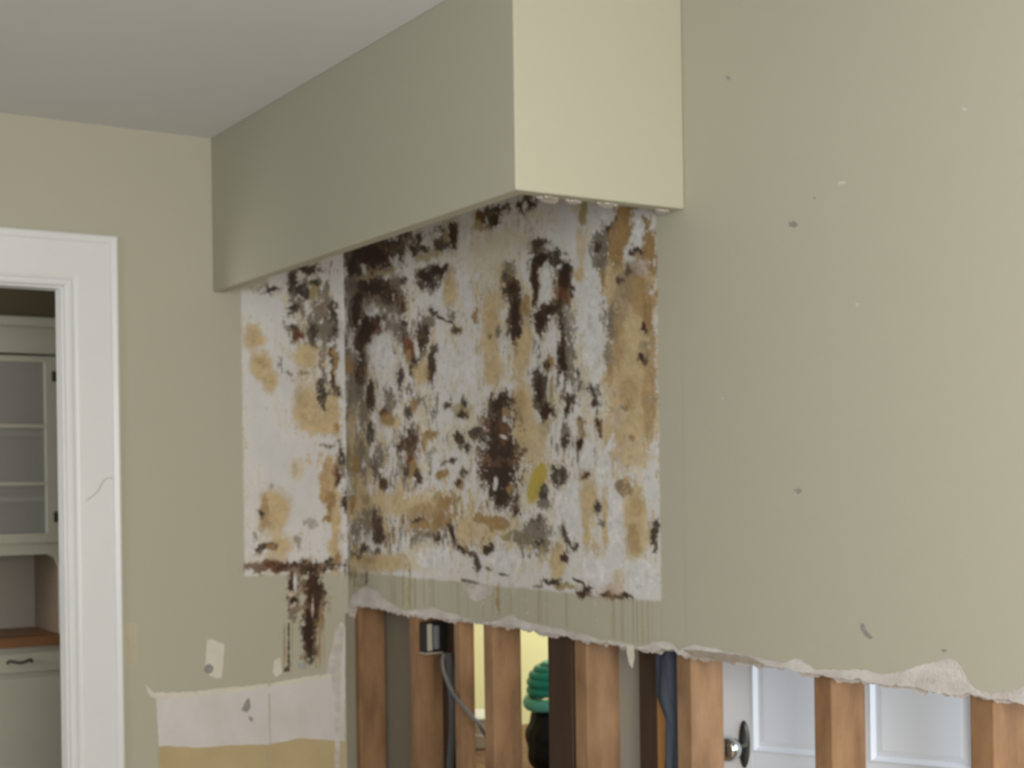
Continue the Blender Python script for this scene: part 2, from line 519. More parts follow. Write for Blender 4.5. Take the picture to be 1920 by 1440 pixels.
#BEGINSTAINS#
ZONES = [
    ('g', 590, 600, 50, 110, .62),
    ('l', 585, 640, 55, 130, .6),
    ('t', 600, 760, 50, 120, .5),
    ('g', 640, 900, 14, 180, .55),
    ('t', 630, 960, 20, 120, .5),
    ('l', 760, 700, 120, 240, .5),
    ('g', 670, 760, 26, 330, .68),
    ('o', 672, 900, 30, 180, .55),
    ('g', 730, 600, 60, 140, .48),
    ('k', 700, 560, 45, 70, .5),
    ('g', 750, 820, 110, 140, .42),
    ('t', 740, 850, 90, 110, .35),
    ('t', 760, 960, 130, 60, .62),
    ('T', 810, 975, 120, 45, .5),
    ('g', 760, 1000, 110, 50, .5),
    ('l', 880, 470, 90, 60, .62),
    ('l', 930, 560, 60, 120, .62),
    ('t', 945, 650, 60, 160, .5),
    ('t', 1000, 860, 60, 120, .5),
    ('g', 1040, 600, 50, 170, .42),
    ('g', 1060, 780, 60, 120, .45),
    ('k', 1055, 700, 50, 130, .36),
    ('l', 1090, 560, 40, 140, .4),
    ('l', 1110, 760, 60, 200, .5),
    ('T', 1185, 600, 55, 190, .56),
    ('T', 1200, 760, 40, 120, .45),
    ('t', 1185, 780, 55, 150, .6),
    ('g', 1180, 560, 50, 120, .38),
    ('t', 1090, 1000, 60, 90, .42),
    ('t', 1195, 960, 40, 100, .5),
    ('g', 1000, 1010, 60, 50, .55),
    ('t', 930, 1000, 90, 50, .58),
    ('l', 1000, 1070, 120, 30, .5),
    ('T', 1185, 500, 50, 140, .68),
    ('o', 1190, 640, 45, 220, .45),
    ('l', 930, 760, 260, 330, .45),
    ('b', 700, 540, 55, 90, .42),
    ('b', 665, 620, 22, 150, .5),
    ('b', 965, 580, 22, 90, .45),
    ('b', 690, 470, 60, 40, .6),
    ('r', 1195, 510, 35, 60, .36),
    ('b', 1200, 600, 28, 90, .25),
    ('g', 1150, 630, 24, 70, .5),
    ('g', 1125, 470, 25, 40, .55),
    ('p', 960, 440, 80, 40, .5),
    ('g', 1180, 720, 45, 120, .3),
]
# traced stains: kind, centre and half-axes in photo pixels (projected onto the walls below), tilt, strength
STAINS = [
    ('t', 473, 633, 22, 26), ('t', 490, 688, 22, 28), ('t', 507, 716, 15, 24, 20), ('T', 490, 680, 12, 9, 0, .35), ('g', 505, 543, 20, 7), ('k', 510, 543, 10, 5),
    ('k', 547, 530, 8, 24), ('k', 552, 577, 9, 8), ('k', 566, 547, 11, 14), ('k', 575, 505, 16, 7), ('o', 590, 547, 8, 14), ('k', 590, 533, 8, 5),
    ('g', 605, 585, 20, 20), ('k', 622, 588, 9, 16), ('k', 622, 616, 14, 22), ('g', 603, 620, 20, 12), ('k', 585, 625, 6, 15), ('o', 588, 655, 8, 10),
    ('k', 588, 650, 5, 5), ('k', 552, 617, 7, 8), ('r', 560, 628, 8, 7), ('t', 571, 668, 22, 18), ('b', 625, 690, 4, 44), ('T', 627, 680, 4, 30),
    ('k', 631, 735, 8, 8), ('g', 572, 700, 14, 5, 0, .6), ('t', 573, 768, 25, 44), ('t', 600, 795, 20, 22), ('T', 560, 740, 10, 22, 0, .3), ('k', 602, 722, 6, 14),
    ('k', 608, 744, 10, 8), ('k', 606, 762, 5, 8), ('T', 629, 806, 6, 15), ('t', 622, 770, 12, 32), ('k', 640, 850, 5, 20), ('g', 615, 836, 12, 4),
    ('l', 557, 882, 12, 22), ('o', 553, 880, 4, 16, 0, .5), ('T', 612, 885, 10, 26), ('T', 608, 922, 8, 22), ('b', 632, 897, 7, 13), ('r', 629, 890, 5, 10),
    ('t', 615, 905, 14, 50, 0, .5), ('T', 620, 945, 10, 25), ('t', 628, 985, 11, 30), ('T', 612, 972, 10, 8), ('t', 630, 1025, 13, 28), ('e', 508, 912, 6, 8),
    ('t', 516, 958, 30, 44), ('T', 494, 965, 8, 36, 0, .7), ('k', 491, 964, 4, 6), ('T', 503, 985, 8, 12, 0, .5), ('t', 522, 1022, 24, 20), ('t', 512, 1045, 18, 10, 0, .7),
    ('k', 497, 1024, 16, 7), ('T', 505, 1026, 9, 6), ('g', 557, 1013, 4, 10, 0, .7), ('g', 580, 981, 11, 5, 0, .6), ('g', 477, 1005, 4, 8, 0, .7), ('r', 485, 1062, 18, 10, 0, .8),
    ('r', 518, 1063, 24, 9), ('b', 556, 1062, 36, 7), ('b', 590, 1067, 30, 7), ('k', 625, 1056, 16, 8), ('T', 632, 1049, 8, 10), ('w', 641, 640, 5, 170, 0, .6),
    ('w', 640, 1000, 5, 70, 0, .5), ('x', 470, 528, 30, 16), ('x', 440, 500, 30, 45), ('x', 505, 500, 14, 14), ('g', 549, 1090, 9, 20), ('b', 545, 1095, 4, 22),
    ('w', 553, 1095, 3, 16), ('b', 548, 1125, 8, 14), ('p', 545, 1110, 6, 5), ('g', 552, 1148, 6, 14), ('p', 549, 1135, 5, 5), ('b', 541, 1205, 2, 62),
    ('T', 533, 1215, 1.5, 55), ('T', 548, 1200, 1.5, 50, 0, .7), ('b', 585, 1092, 15, 22), ('b', 590, 1122, 16, 26), ('b', 576, 1145, 6, 38), ('b', 594, 1140, 8, 30),
    ('T', 597, 1165, 6, 22), ('p', 586, 1138, 2, 20), ('k', 578, 1185, 9, 40), ('k', 581, 1215, 9, 18), ('T', 600, 1205, 1.5, 50), ('T', 607, 1190, 1.2, 70, 0, .6),
    ('o', 592, 1235, 1.2, 30), ('b', 539, 1262, 6, 10), ('e', 563, 1245, 8, 8), ('p', 575, 1258, 28, 4), ('g', 602, 1264, 12, 4), ('b', 690, 484, 38, 22),
    ('b', 715, 474, 22, 22), ('b', 660, 498, 10, 28), ('b', 672, 498, 12, 20), ('w', 682, 503, 5, 14), ('w', 746, 490, 9, 24), ('k', 752, 462, 7, 28),
    ('k', 735, 462, 18, 12), ('o', 700, 515, 46, 5, -15), ('t', 680, 520, 22, 6, -12, .5), ('k', 766, 443, 9, 8), ('g', 772, 450, 12, 8), ('k', 787, 455, 10, 14),
    ('k', 790, 466, 18, 6, -10), ('k', 775, 469, 8, 6), ('w', 800, 452, 10, 8), ('k', 828, 446, 14, 20), ('w', 820, 442, 8, 8), ('k', 832, 457, 14, 8),
    ('o', 838, 440, 6, 15), ('b', 850, 440, 8, 20), ('o', 800, 481, 26, 9, -15, .8), ('w', 872, 435, 11, 40), ('r', 903, 408, 11, 8), ('o', 900, 425, 12, 10),
    ('k', 920, 406, 10, 18), ('k', 936, 393, 18, 8, -15), ('b', 928, 416, 8, 8), ('p', 946, 396, 8, 6), ('k', 985, 383, 13, 13), ('w', 985, 385, 5, 6),
    ('k', 1001, 377, 9, 5), ('l', 1010, 405, 30, 14, 0, .6), ('l', 940, 450, 55, 20, -15, .6), ('o', 1094, 400, 8, 34), ('l', 1080, 390, 12, 10), ('k', 1158, 413, 5, 8),
    ('T', 1170, 400, 13, 18), ('e', 1130, 395, 14, 14, 0, .4), ('w', 1135, 395, 16, 14), ('b', 705, 541, 28, 14), ('b', 682, 546, 14, 14), ('g', 735, 536, 13, 10),
    ('k', 756, 527, 8, 5), ('b', 667, 588, 9, 23), ('b', 696, 608, 19, 15), ('b', 683, 626, 14, 22), ('r', 702, 618, 12, 8), ('b', 675, 642, 8, 16),
    ('w', 697, 580, 14, 13), ('g', 690, 575, 8, 10, 0, .6), ('b', 748, 562, 10, 15), ('k', 727, 566, 12, 13), ('g', 735, 578, 16, 9), ('b', 752, 578, 7, 12),
    ('g', 745, 612, 12, 22, 0, .6), ('k', 795, 522, 15, 14), ('k', 816, 512, 20, 12), ('k', 806, 535, 15, 10), ('b', 832, 507, 9, 8), ('w', 801, 516, 3, 3),
    ('t', 844, 545, 13, 32), ('T', 838, 525, 8, 12, 0, .5), ('g', 806, 551, 9, 4, 30, .8), ('k', 807, 580, 4, 6), ('k', 814, 589, 6, 4, 45), ('k', 826, 596, 9, 3, 20),
    ('k', 843, 604, 8, 3, 20), ('g', 846, 590, 8, 9), ('T', 857, 621, 12, 8), ('k', 856, 620, 7, 5), ('b', 795, 626, 11, 24), ('b', 790, 648, 6, 14),
    ('g', 800, 602, 11, 8), ('b', 756, 614, 5, 13), ('b', 760, 636, 6, 15, -15), ('r', 770, 660, 8, 18, -15), ('b', 778, 686, 9, 17), ('T', 765, 668, 5, 14),
    ('g', 745, 617, 8, 13), ('b', 810, 672, 6, 17), ('k', 816, 656, 7, 6), ('g', 790, 665, 8, 5), ('w', 716, 660, 21, 36), ('T', 655, 685, 11, 18),
    ('b', 681, 692, 6, 20), ('b', 675, 702, 7, 26), ('b', 677, 722, 8, 15), ('b', 695, 745, 6, 24), ('g', 680, 758, 5, 32), ('k', 694, 812, 6, 17),
    ('g', 660, 745, 10, 25, 0, .6), ('g', 655, 790, 10, 30, 0, .5), ('t', 660, 810, 8, 40, 0, .6), ('r', 722, 778, 8, 13), ('T', 726, 790, 11, 12), ('g', 730, 745, 9, 17),
    ('g', 726, 735, 7, 8), ('k', 750, 715, 5, 24), ('t', 790, 702, 14, 22), ('b', 808, 688, 6, 26), ('T', 800, 700, 6, 18, 0, .5), ('k', 765, 775, 5, 8),
    ('T', 777, 760, 7, 11), ('g', 787, 750, 10, 4, -25), ('e', 815, 772, 9, 5, 20), ('k', 815, 772, 5, 3, 20, .6), ('k', 840, 763, 6, 6), ('o', 866, 770, 21, 14, 0, .8),
    ('b', 868, 777, 8, 6), ('k', 872, 754, 6, 8), ('b', 862, 823, 7, 13, -15), ('k', 873, 838, 6, 7), ('b', 890, 812, 10, 9), ('k', 902, 808, 8, 4),
    ('T', 807, 814, 14, 9), ('T', 797, 832, 4, 13), ('g', 808, 850, 7, 6, 0, .6), ('k', 775, 815, 6, 14), ('b', 765, 836, 17, 13), ('b', 773, 828, 8, 20),
    ('r', 770, 865, 6, 20), ('T', 776, 882, 12, 16), ('k', 762, 885, 5, 11), ('b', 783, 893, 6, 9), ('k', 705, 880, 6, 20), ('g', 715, 862, 9, 24),
    ('b', 720, 908, 6, 14), ('g', 673, 870, 6, 11), ('T', 668, 872, 7, 15), ('g', 831, 868, 8, 4, -15), ('b', 848, 865, 8, 4, -15), ('T', 829, 890, 13, 9),
    ('k', 870, 887, 6, 4), ('T', 862, 905, 9, 8), ('b', 858, 903, 5, 5), ('o', 858, 934, 7, 8), ('o', 822, 935, 11, 10), ('t', 720, 945, 66, 22, 0, .8),
    ('t', 790, 950, 50, 18, 0, .7), ('T', 800, 962, 40, 15, 0, .7), ('T', 826, 978, 22, 18), ('T', 836, 946, 18, 12), ('b', 650, 945, 9, 17), ('T', 662, 945, 5, 20),
    ('o', 686, 935, 9, 8), ('b', 702, 972, 5, 16), ('b', 709, 992, 7, 20), ('b', 712, 1008, 9, 14), ('b', 707, 1038, 6, 9), ('b', 672, 1045, 10, 8),
    ('k', 681, 1032, 7, 6), ('g', 666, 1000, 8, 13), ('g', 687, 972, 9, 20), ('b', 784, 978, 8, 6), ('T', 790, 986, 20, 9), ('g', 805, 1003, 15, 6),
    ('g', 775, 1014, 6, 11), ('b', 822, 1010, 6, 8), ('b', 847, 998, 5, 13, -10), ('b', 854, 1015, 7, 10, -30), ('b', 866, 1028, 11, 6, 40), ('k', 886, 1043, 5, 9, -30),
    ('k', 895, 1060, 5, 12, -20), ('t', 715, 1056, 62, 18), ('T', 690, 1050, 20, 8, 0, .4), ('T', 768, 1062, 4, 15), ('T', 760, 1050, 4, 10), ('l', 800, 1048, 38, 26),
    ('w', 815, 1050, 30, 20), ('t', 870, 1010, 18, 20, 0, .6), ('t', 900, 990, 45, 22, 0, .8), ('T', 908, 974, 20, 8), ('T', 932, 980, 26, 12), ('b', 968, 957, 7, 9),
    ('b', 915, 1028, 8, 11), ('o', 950, 1005, 14, 8), ('g', 975, 1005, 15, 8), ('g', 1003, 982, 12, 8), ('k', 1006, 978, 8, 6), ('g', 1000, 1002, 20, 16),
    ('g', 1016, 1026, 13, 14), ('k', 1013, 1020, 6, 10), ('w', 945, 1050, 30, 18), ('w', 905, 1045, 12, 8), ('k', 1056, 995, 4, 12, -15), ('k', 1064, 1010, 5, 13, -15),
    ('k', 1075, 1027, 5, 5), ('t', 1046, 1052, 16, 34), ('b', 1058, 1050, 5, 7, -20), ('k', 897, 1055, 4, 10, -20), ('g', 915, 1066, 13, 3, 22), ('k', 942, 1077, 9, 2.5, 12),
    ('t', 1015, 1045, 8, 20, 0, .5), ('t', 980, 790, 22, 75), ('t', 1000, 830, 26, 46, 0, .8), ('o', 1022, 800, 14, 18, 0, .6), ('T', 975, 760, 12, 30, 0, .5), ('b', 938, 762, 19, 22),
    ('b', 935, 788, 23, 18), ('b', 934, 812, 21, 22), ('r', 935, 800, 20, 18, 0, .7), ('b', 939, 842, 30, 30), ('b', 938, 880, 31, 38), ('r', 940, 855, 28, 10, 0, .5),
    ('b', 940, 932, 22, 17), ('b', 920, 815, 16, 5), ('T', 957, 922, 9, 9), ('w', 930, 912, 4, 14), ('w', 947, 784, 4, 4), ('T', 940, 780, 8, 5),
    ('w', 945, 819, 6, 3, 30), ('k', 904, 818, 5, 10), ('k', 895, 808, 6, 6), ('y', 1008, 905, 15, 40, 18), ('k', 1050, 895, 13, 16), ('k', 1045, 880, 8, 6),
    ('k', 1020, 925, 7, 14), ('g', 1020, 942, 12, 8), ('w', 1075, 950, 14, 55), ('w', 1050, 950, 10, 30), ('T', 1095, 890, 10, 15), ('b', 1098, 888, 6, 6),
    ('t', 1105, 930, 18, 36), ('t', 1100, 990, 8, 52), ('t', 1135, 975, 7, 62), ('k', 1122, 950, 6, 9), ('g', 1130, 982, 5, 5), ('w', 1155, 975, 15, 66),
    ('T', 1172, 915, 17, 17), ('g', 1168, 915, 12, 12, 0, .6), ('t', 1192, 985, 22, 66), ('T', 1186, 1010, 16, 28, 0, .6), ('T', 1195, 950, 12, 20, 0, .4), ('w', 1202, 888, 20, 14),
    ('w', 1195, 1085, 38, 32), ('w', 1110, 1070, 25, 22), ('k', 1228, 998, 5, 18), ('k', 1229, 1030, 3, 6), ('t', 1160, 1085, 10, 20, 0, .6), ('p', 1148, 1103, 18, 10),
    ('o', 1060, 1098, 26, 7), ('b', 1038, 1092, 16, 4), ('k', 1085, 1090, 14, 3, 20), ('b', 1095, 1107, 10, 6), ('b', 1140, 1115, 14, 3.5), ('b', 1172, 1120, 14, 3.5),
    ('b', 880, 1090, 18, 3, 10, .8), ('b', 1010, 1100, 10, 3, 0, .6), ('t', 920, 600, 18, 64), ('t', 925, 692, 18, 30), ('t', 980, 672, 14, 32), ('o', 920, 630, 6, 8, 0, .7),
    ('k', 919, 632, 3, 6), ('g', 936, 618, 5, 9), ('T', 892, 595, 6, 20), ('l', 925, 480, 50, 30, 0, .7), ('o', 950, 498, 10, 10, 0, .7), ('t', 950, 530, 20, 30, 0, .6),
    ('g', 955, 515, 8, 22), ('k', 952, 520, 6, 10), ('b', 960, 542, 13, 14), ('b', 966, 562, 10, 22), ('b', 965, 592, 9, 26), ('b', 969, 624, 14, 19),
    ('T', 986, 572, 8, 20), ('T', 985, 610, 8, 40, 0, .5), ('T', 978, 650, 14, 14), ('t', 985, 640, 16, 30), ('g', 1010, 455, 14, 10), ('k', 1010, 467, 12, 18),
    ('k', 1022, 491, 20, 13), ('k', 1046, 485, 14, 15), ('k', 1060, 520, 13, 23), ('b', 1060, 542, 14, 14), ('w', 1047, 500, 4, 6), ('w', 1024, 530, 9, 42),
    ('w', 1018, 570, 7, 14), ('b', 1003, 528, 5, 36), ('r', 1054, 562, 10, 15), ('b', 1030, 578, 16, 13), ('b', 1012, 598, 14, 14), ('b', 1012, 615, 8, 12),
    ('b', 1050, 578, 7, 16), ('k', 1055, 612, 6, 22), ('g', 1067, 600, 9, 18, 0, .7), ('k', 1056, 642, 7, 10), ('b', 1055, 672, 9, 30), ('g', 1070, 668, 6, 32),
    ('T', 1030, 678, 9, 17), ('b', 1025, 684, 4, 10), ('k', 1008, 712, 7, 18), ('k', 1016, 735, 9, 22), ('k', 1012, 752, 8, 12), ('b', 1025, 770, 12, 12),
    ('w', 1012, 738, 3, 4), ('o', 1035, 730, 4, 30), ('k', 1066, 745, 10, 9), ('k', 1062, 768, 4, 22), ('g', 1058, 803, 7, 14), ('k', 1060, 827, 7, 8),
    ('k', 1092, 803, 5, 14), ('b', 1090, 832, 7, 17), ('k', 1089, 787, 4, 5), ('k', 1115, 733, 9, 10), ('b', 1118, 755, 8, 8), ('g', 1087, 722, 6, 10),
    ('t', 1092, 820, 12, 34, 0, .4), ('t', 1085, 515, 13, 14), ('t', 1090, 460, 9, 36, 0, .7), ('g', 1128, 455, 13, 17), ('k', 1120, 464, 7, 8), ('k', 1146, 430, 8, 11),
    ('g', 1130, 490, 10, 13), ('T', 1167, 440, 13, 32), ('T', 1160, 490, 10, 32), ('t', 1145, 530, 8, 40), ('t', 1185, 700, 46, 170), ('t', 1185, 560, 44, 60),
    ('T', 1188, 540, 24, 26, 0, .7), ('T', 1215, 590, 12, 40), ('T', 1215, 745, 10, 90, 0, .6), ('T', 1205, 470, 14, 16), ('T', 1221, 460, 8, 28), ('p', 1206, 500, 13, 18),
    ('b', 1164, 525, 6, 5), ('b', 1180, 512, 5, 8), ('g', 1190, 505, 14, 14, 0, .6), ('w', 1196, 440, 13, 36, 8), ('w', 1180, 480, 7, 16), ('k', 1195, 472, 12, 5, -20),
    ('b', 1206, 613, 6, 8), ('b', 1208, 670, 8, 7), ('g', 1212, 650, 8, 10, 0, .6), ('g', 1150, 612, 8, 24), ('g', 1142, 665, 7, 26, 0, .7), ('T', 1145, 705, 6, 22, 0, .6),
    ('t', 1165, 600, 12, 14), ('T', 1180, 735, 20, 30, 0, .4), ('g', 1170, 766, 8, 4), ('p', 1160, 780, 14, 20, 0, .5), ('t', 1150, 830, 22, 34), ('b', 1126, 805, 4, 11),
    ('b', 1121, 797, 4, 6), ('T', 1185, 828, 5, 7), ('T', 1178, 760, 6, 10, 0, .5), ('w', 1138, 855, 9, 46, 18), ('p', 1160, 860, 10, 26, 0, .6), ('w', 1106, 600, 13, 100),
    ('w', 1118, 680, 10, 50, 0, .8), ('w', 1100, 850, 10, 24, 0, .7), ('t', 1190, 860, 30, 14, 0, .6), ('w', 870, 690, 24, 40, 0, .8), ('w', 880, 560, 10, 30, 0, .7), ('w', 835, 670, 16, 30, 0, .8),
    ('b', 670, 470, 20, 16), ('b', 700, 470, 24, 14), ('b', 718, 488, 14, 12), ('b', 690, 535, 36, 12), ('b', 727, 548, 14, 14), ('b', 668, 570, 7, 12),
    ('g', 660, 530, 9, 60, 0, .6), ('b', 585, 1150, 9, 40), ('k', 580, 1190, 8, 34), ('b', 590, 1105, 13, 26), ('T', 1150, 460, 8, 40), ('T', 1205, 560, 20, 40, 0, .7),
    ('T', 1160, 640, 10, 60, 0, .6), ('T', 1225, 700, 5, 120, 0, .6), ('g', 1165, 560, 12, 30, 0, .5), ('o', 768, 1112, 4, 42, 0, .7), ('o', 757, 1105, 2.5, 34, 0, .6), ('T', 935, 1128, 5, 28, 0, .8),
    ('o', 795, 1112, 2, 32, 0, .5), ('o', 925, 1130, 2, 34, 0, .5), ('o', 958, 1130, 2, 34, 0, .5), ('o', 1010, 1145, 2, 40, 0, .4), ('o', 1025, 1145, 1.6, 40, 0, .4), ('o', 1150, 1165, 3, 40, 0, .5),
    ('o', 1165, 1165, 2, 40, 0, .4), ('o', 1205, 1165, 2, 42, 0, .4), ('B', 938, 765, 15, 22), ('B', 936, 800, 17, 24), ('B', 938, 845, 25, 26), ('B', 938, 885, 26, 34),
    ('B', 940, 930, 15, 12), ('r', 938, 866, 26, 4, 0, .7), ('r', 945, 800, 8, 18, 0, .6), ('T', 948, 775, 6, 6), ('w', 946, 785, 4, 4), ('w', 944, 819, 6, 3, 30),
    ('w', 931, 912, 4, 13), ('B', 690, 480, 30, 16), ('B', 662, 500, 9, 18), ('B', 672, 560, 9, 10), ('B', 700, 540, 22, 9), ('B', 690, 612, 15, 13),
    ('B', 682, 630, 9, 16), ('B', 667, 588, 7, 20), ('B', 1058, 520, 10, 26), ('B', 1015, 488, 16, 9), ('B', 1004, 530, 4, 28), ('B', 1030, 580, 14, 9),
    ('B', 1012, 603, 10, 12), ('B', 965, 595, 7, 34), ('B', 968, 625, 11, 14), ('B', 960, 545, 10, 12), ('B', 1055, 675, 7, 24), ('B', 1012, 735, 7, 22),
    ('B', 1025, 770, 9, 9), ('B', 800, 520, 14, 11), ('B', 820, 508, 14, 8), ('B', 585, 1094, 13, 20), ('B', 592, 1125, 10, 22), ('B', 578, 1185, 7, 42),
    ('p', 586, 1142, 2, 18), ('B', 848, 1003, 5, 12, -15), ('B', 864, 1027, 9, 5, 40), ('B', 1090, 832, 5, 14), ('B', 1062, 760, 4, 18),
]
#ENDSTAINS#

# ------------------------------------------------------------------ stain meshes
def vnoise(u, v, seed):
    r = np.random.default_rng(seed)
    T = r.random((256, 256))
    iu, iv = np.floor(u).astype(int), np.floor(v).astype(int)
    fu, fv = u - iu, v - iv
    fu, fv = fu * fu * (3 - 2 * fu), fv * fv * (3 - 2 * fv)
    g = lambda a, b: T[a % 256, b % 256]
    return (g(iu, iv) * (1 - fu) + g(iu + 1, iv) * fu) * (1 - fv) + (g(iu, iv + 1) * (1 - fu) + g(iu + 1, iv + 1) * fu) * fv


def fbm(u, v, seed, oct=4):
    s, a, tot = 0, 1, 0
    for k in range(oct):
        s = s + a * vnoise(u * 2 ** k + 17.3 * k, v * 2 ** k + 5.1 * k, seed + k)
        tot += a
        a *= 0.6
    return s / tot - 0.5


def sstep(a, b, x):
    t = np.clip((x - a) / (b - a), 0, 1)
    return t * t * (3 - 2 * t)


def hit_surface(px, py):
    """which of the two stained walls lies at a traced point."""
    return 'R' if on_x(px, py, XR).y <= YB else 'B'


def project(kind, px, py):
    p = {'R': on_x, 'B': on_y}[kind](px, py)
    return (p.y, p.z) if kind == 'R' else (p.x, p.z)


SOFT = {'B': 0.3, 'w': 0.6, 'l': 0.9, 't': 0.8, 'T': 0.5, 'o': 0.55, 'b': 0.35, 'r': 0.5, 'k': 0.4, 'g': 0.6, 'y': 0.25, 'p': 0.6, 'x': 0.5, 'e': 0.5}
RAG = {'B': 0.45, 'w': 0.9, 'l': 0.9, 't': 0.55, 'T': 0.9, 'o': 0.7, 'b': 0.8, 'r': 1.0, 'k': 1.25, 'g': 1.7, 'y': 0.25, 'p': 0.9, 'x': 0.4, 'e': 0.9}


def paint_surface(kind, U, V, base):
    """U, V: metres along the surface; returns linear colours."""
    C = base.copy()
    n1 = fbm(U / 0.030, V / 0.030, 11)
    n2 = fbm(U / 0.012, V / 0.010, 31)
    n3 = fbm(U / 0.006, V / 0.005, 51, 2)
    fib = fbm(U / 0.007, V / 0.028, 61, 3)            # fibrous vertical grain
    blot = fbm(U / 0.040, V / 0.055, 81) * 1.2 + fib * 0.9 + n3 * 0.35
    edge = n1 * 0.9 + n2 * 0.8
    WU = U + 0.026 * fbm(U / 0.035, V / 0.030, 151) + 0.008 * fbm(U / 0.012, V / 0.012, 161)    # wandering outlines
    WV = V + 0.034 * fbm(U / 0.030, V / 0.035, 171) + 0.012 * fbm(U / 0.010, V / 0.014, 181)

    def local(x, y, rx, ry, ang):
        c0 = np.array(project(kind, x, y))
        J = np.array([np.array(project(kind, x + 1, y)) - c0, np.array(project(kind, x, y + 1)) - c0]).T
        a = math.radians(ang)
        R = np.array([[math.cos(a), -math.sin(a)], [math.sin(a), math.cos(a)]])
        A = J @ R @ np.diag([rx, ry])
        ext = np.abs(A).sum(1) * 1.9 + 0.004
        sel = np.nonzero((np.abs(U - c0[0]) < ext[0]) & (np.abs(V - c0[1]) < ext[1]))[0]
        L = np.linalg.inv(A) @ np.array([(U if c in 'yx' or min(rx, ry) < 3.1 else WU)[sel] - c0[0], (V if c in 'yx' or min(rx, ry) < 3.1 else WV)[sel] - c0[1]])
        return sel, np.sqrt((L ** 2).sum(0))

    for c, x, y, rx, ry, den in ZONES:                # loose mottling over wide areas
        if hit_surface(x, y) != kind:
            continue
        sel, d = local(x, y, rx, ry, 0)
        if not len(sel):
            continue
        shift = 0.37 * ord(c)
        bl = fbm(U[sel] / 0.040 + shift, V[sel] / 0.055 + shift, 81) * 1.2 + fbm(U[sel] / 0.007 + shift, V[sel] / 0.028, 61, 3) * 0.9 + n3[sel] * 0.35
        m = sstep(0.0, 0.16, bl + (den - 0.5) * 0.9 - 0.6 * np.clip(d - 0.65, 0, 2)) * 0.92
        tone = (1 + 0.6 * n2[sel] + 0.4 * n1[sel])[:, None]
        C[sel] = C[sel] * (1 - m[:, None]) + np.array(STAIN_COL[c]) * tone * m[:, None]
    for row in STAINS:
        c, x, y, rx, ry = row[:5]
        ang = row[5] if len(row) > 5 else 0
        al = row[6] if len(row) > 6 else 1.0
        if hit_surface(x, y) != kind:
            continue
        grow = 1.25 if c in 'bkgr' and min(rx, ry) > 3 else 1.0
        rag, sf = RAG[c], SOFT[c]
        if c in 'bkr' and min(rx, ry) > 3:            # brown halo bleeding out of the dark growth
            sel, d = local(x, y, rx * grow * 1.5 + 3, ry * grow * 1.4 + 4, ang)
            if len(sel):
                f = 1.0 - d + 1.5 * edge[sel] + 0.8 * fib[sel]
                m = sstep(0.0, 0.9, f) * 0.62 * al
                C[sel] = C[sel] * (1 - m[:, None]) + (np.array((0.31, 0.215, 0.135)) * (1 + 0.6 * n2[sel])[:, None]) * m[:, None]
        sel, d = local(x, y, rx * grow, ry * grow, ang)
        if not len(sel):
            continue
        f = 1.0 - d + rag * edge[sel] + (1.0 * n3[sel] + 0.7 * fib[sel] if c in 'gkb' else 0.35 * n3[sel])
        m = sstep(-sf / 2, sf / 2, f) * al
        if c in 'bkgT':
            m = m * (1 - (0.3 if c == 'b' else 0.5) * sstep(0.08, 0.30, fib[sel] + 0.3 * n3[sel]))
        if c in 'ly':
            tone = (1 + 0.2 * n2[sel])[:, None]
        else:
            tone = (1 + 0.55 * n2[sel] + 0.35 * n1[sel])[:, None]
        if c in 'brB':
            tone = tone + 0.8 * np.clip(n1[sel], 0, 1)[:, None] * np.array([1.6, 1.0, 0.6])
        C[sel] = C[sel] * (1 - m[:, None]) + np.array(STAIN_COL[c]) * tone * m[:, None]
    return C


def stain_grid(name, kind, P, U, V, base, parent, shape, clean=None):
    col = np.clip(paint_surface(kind, U, V, base), 0.004, 0.95)
    if clean is not None:
        col = col * (1 - clean)[:, None] + np.array(PAINT) * clean[:, None]
    nu, nv = shape
    idx = np.arange(nu * nv).reshape(nu, nv)
    Fq = np.stack([idx[:-1, :-1], idx[1:, :-1], idx[1:, 1:], idx[:-1, 1:]], -1).reshape(-1, 4)
    me = bpy.data.meshes.new(name)
    me.vertices.add(len(P))
    me.vertices.foreach_set('co', P.astype(np.float32).ravel())
    me.loops.add(Fq.size)
    me.loops.foreach_set('vertex_index', Fq.astype(np.int32).ravel())
    me.polygons.add(len(Fq))
    me.polygons.foreach_set('loop_start', np.arange(0, Fq.size, 4, dtype=np.int32))
    me.update(calc_edges=True)
    at = me.color_attributes.new('stain', 'FLOAT_COLOR', 'POINT')
    at.data.foreach_set('color', np.concatenate([col, np.ones((len(col), 1))], 1).astype(np.float32).ravel())
    me.materials.append(M_STAIN)
    o = bpy.data.objects.new(name, me)
    COL.objects.link(o)
    o.parent = parent
    return o


def base_colour(U, V, inside):
    """white unpainted board inside the cabinet footprint, wall paint outside."""
    w = np.array(STAIN_COL['w'])
    n = fbm(U / 0.05, V / 0.09, 71)
    s = fbm(U / 0.009, V / 0.09, 91)
    sp = fbm(U / 0.007, V / 0.007, 131, 2)
    C = w * (1 + 0.22 * n)[:, None] * np.ones((1, 3))
    warm = sstep(0.05, 0.30, n + 0.6 * s)[:, None] * 0.55
    C = C * (1 - warm) + np.array(STAIN_COL['l']) * warm
    spk = sstep(0.24, 0.40, sp + 0.5 * n)[:, None] * 0.35
    C = C * (1 - spk) + np.array(STAIN_COL['g']) * spk
    P = np.array(PAINT) * np.ones((len(U), 1))
    return C * inside[:, None] + P * (1 - inside)[:, None]


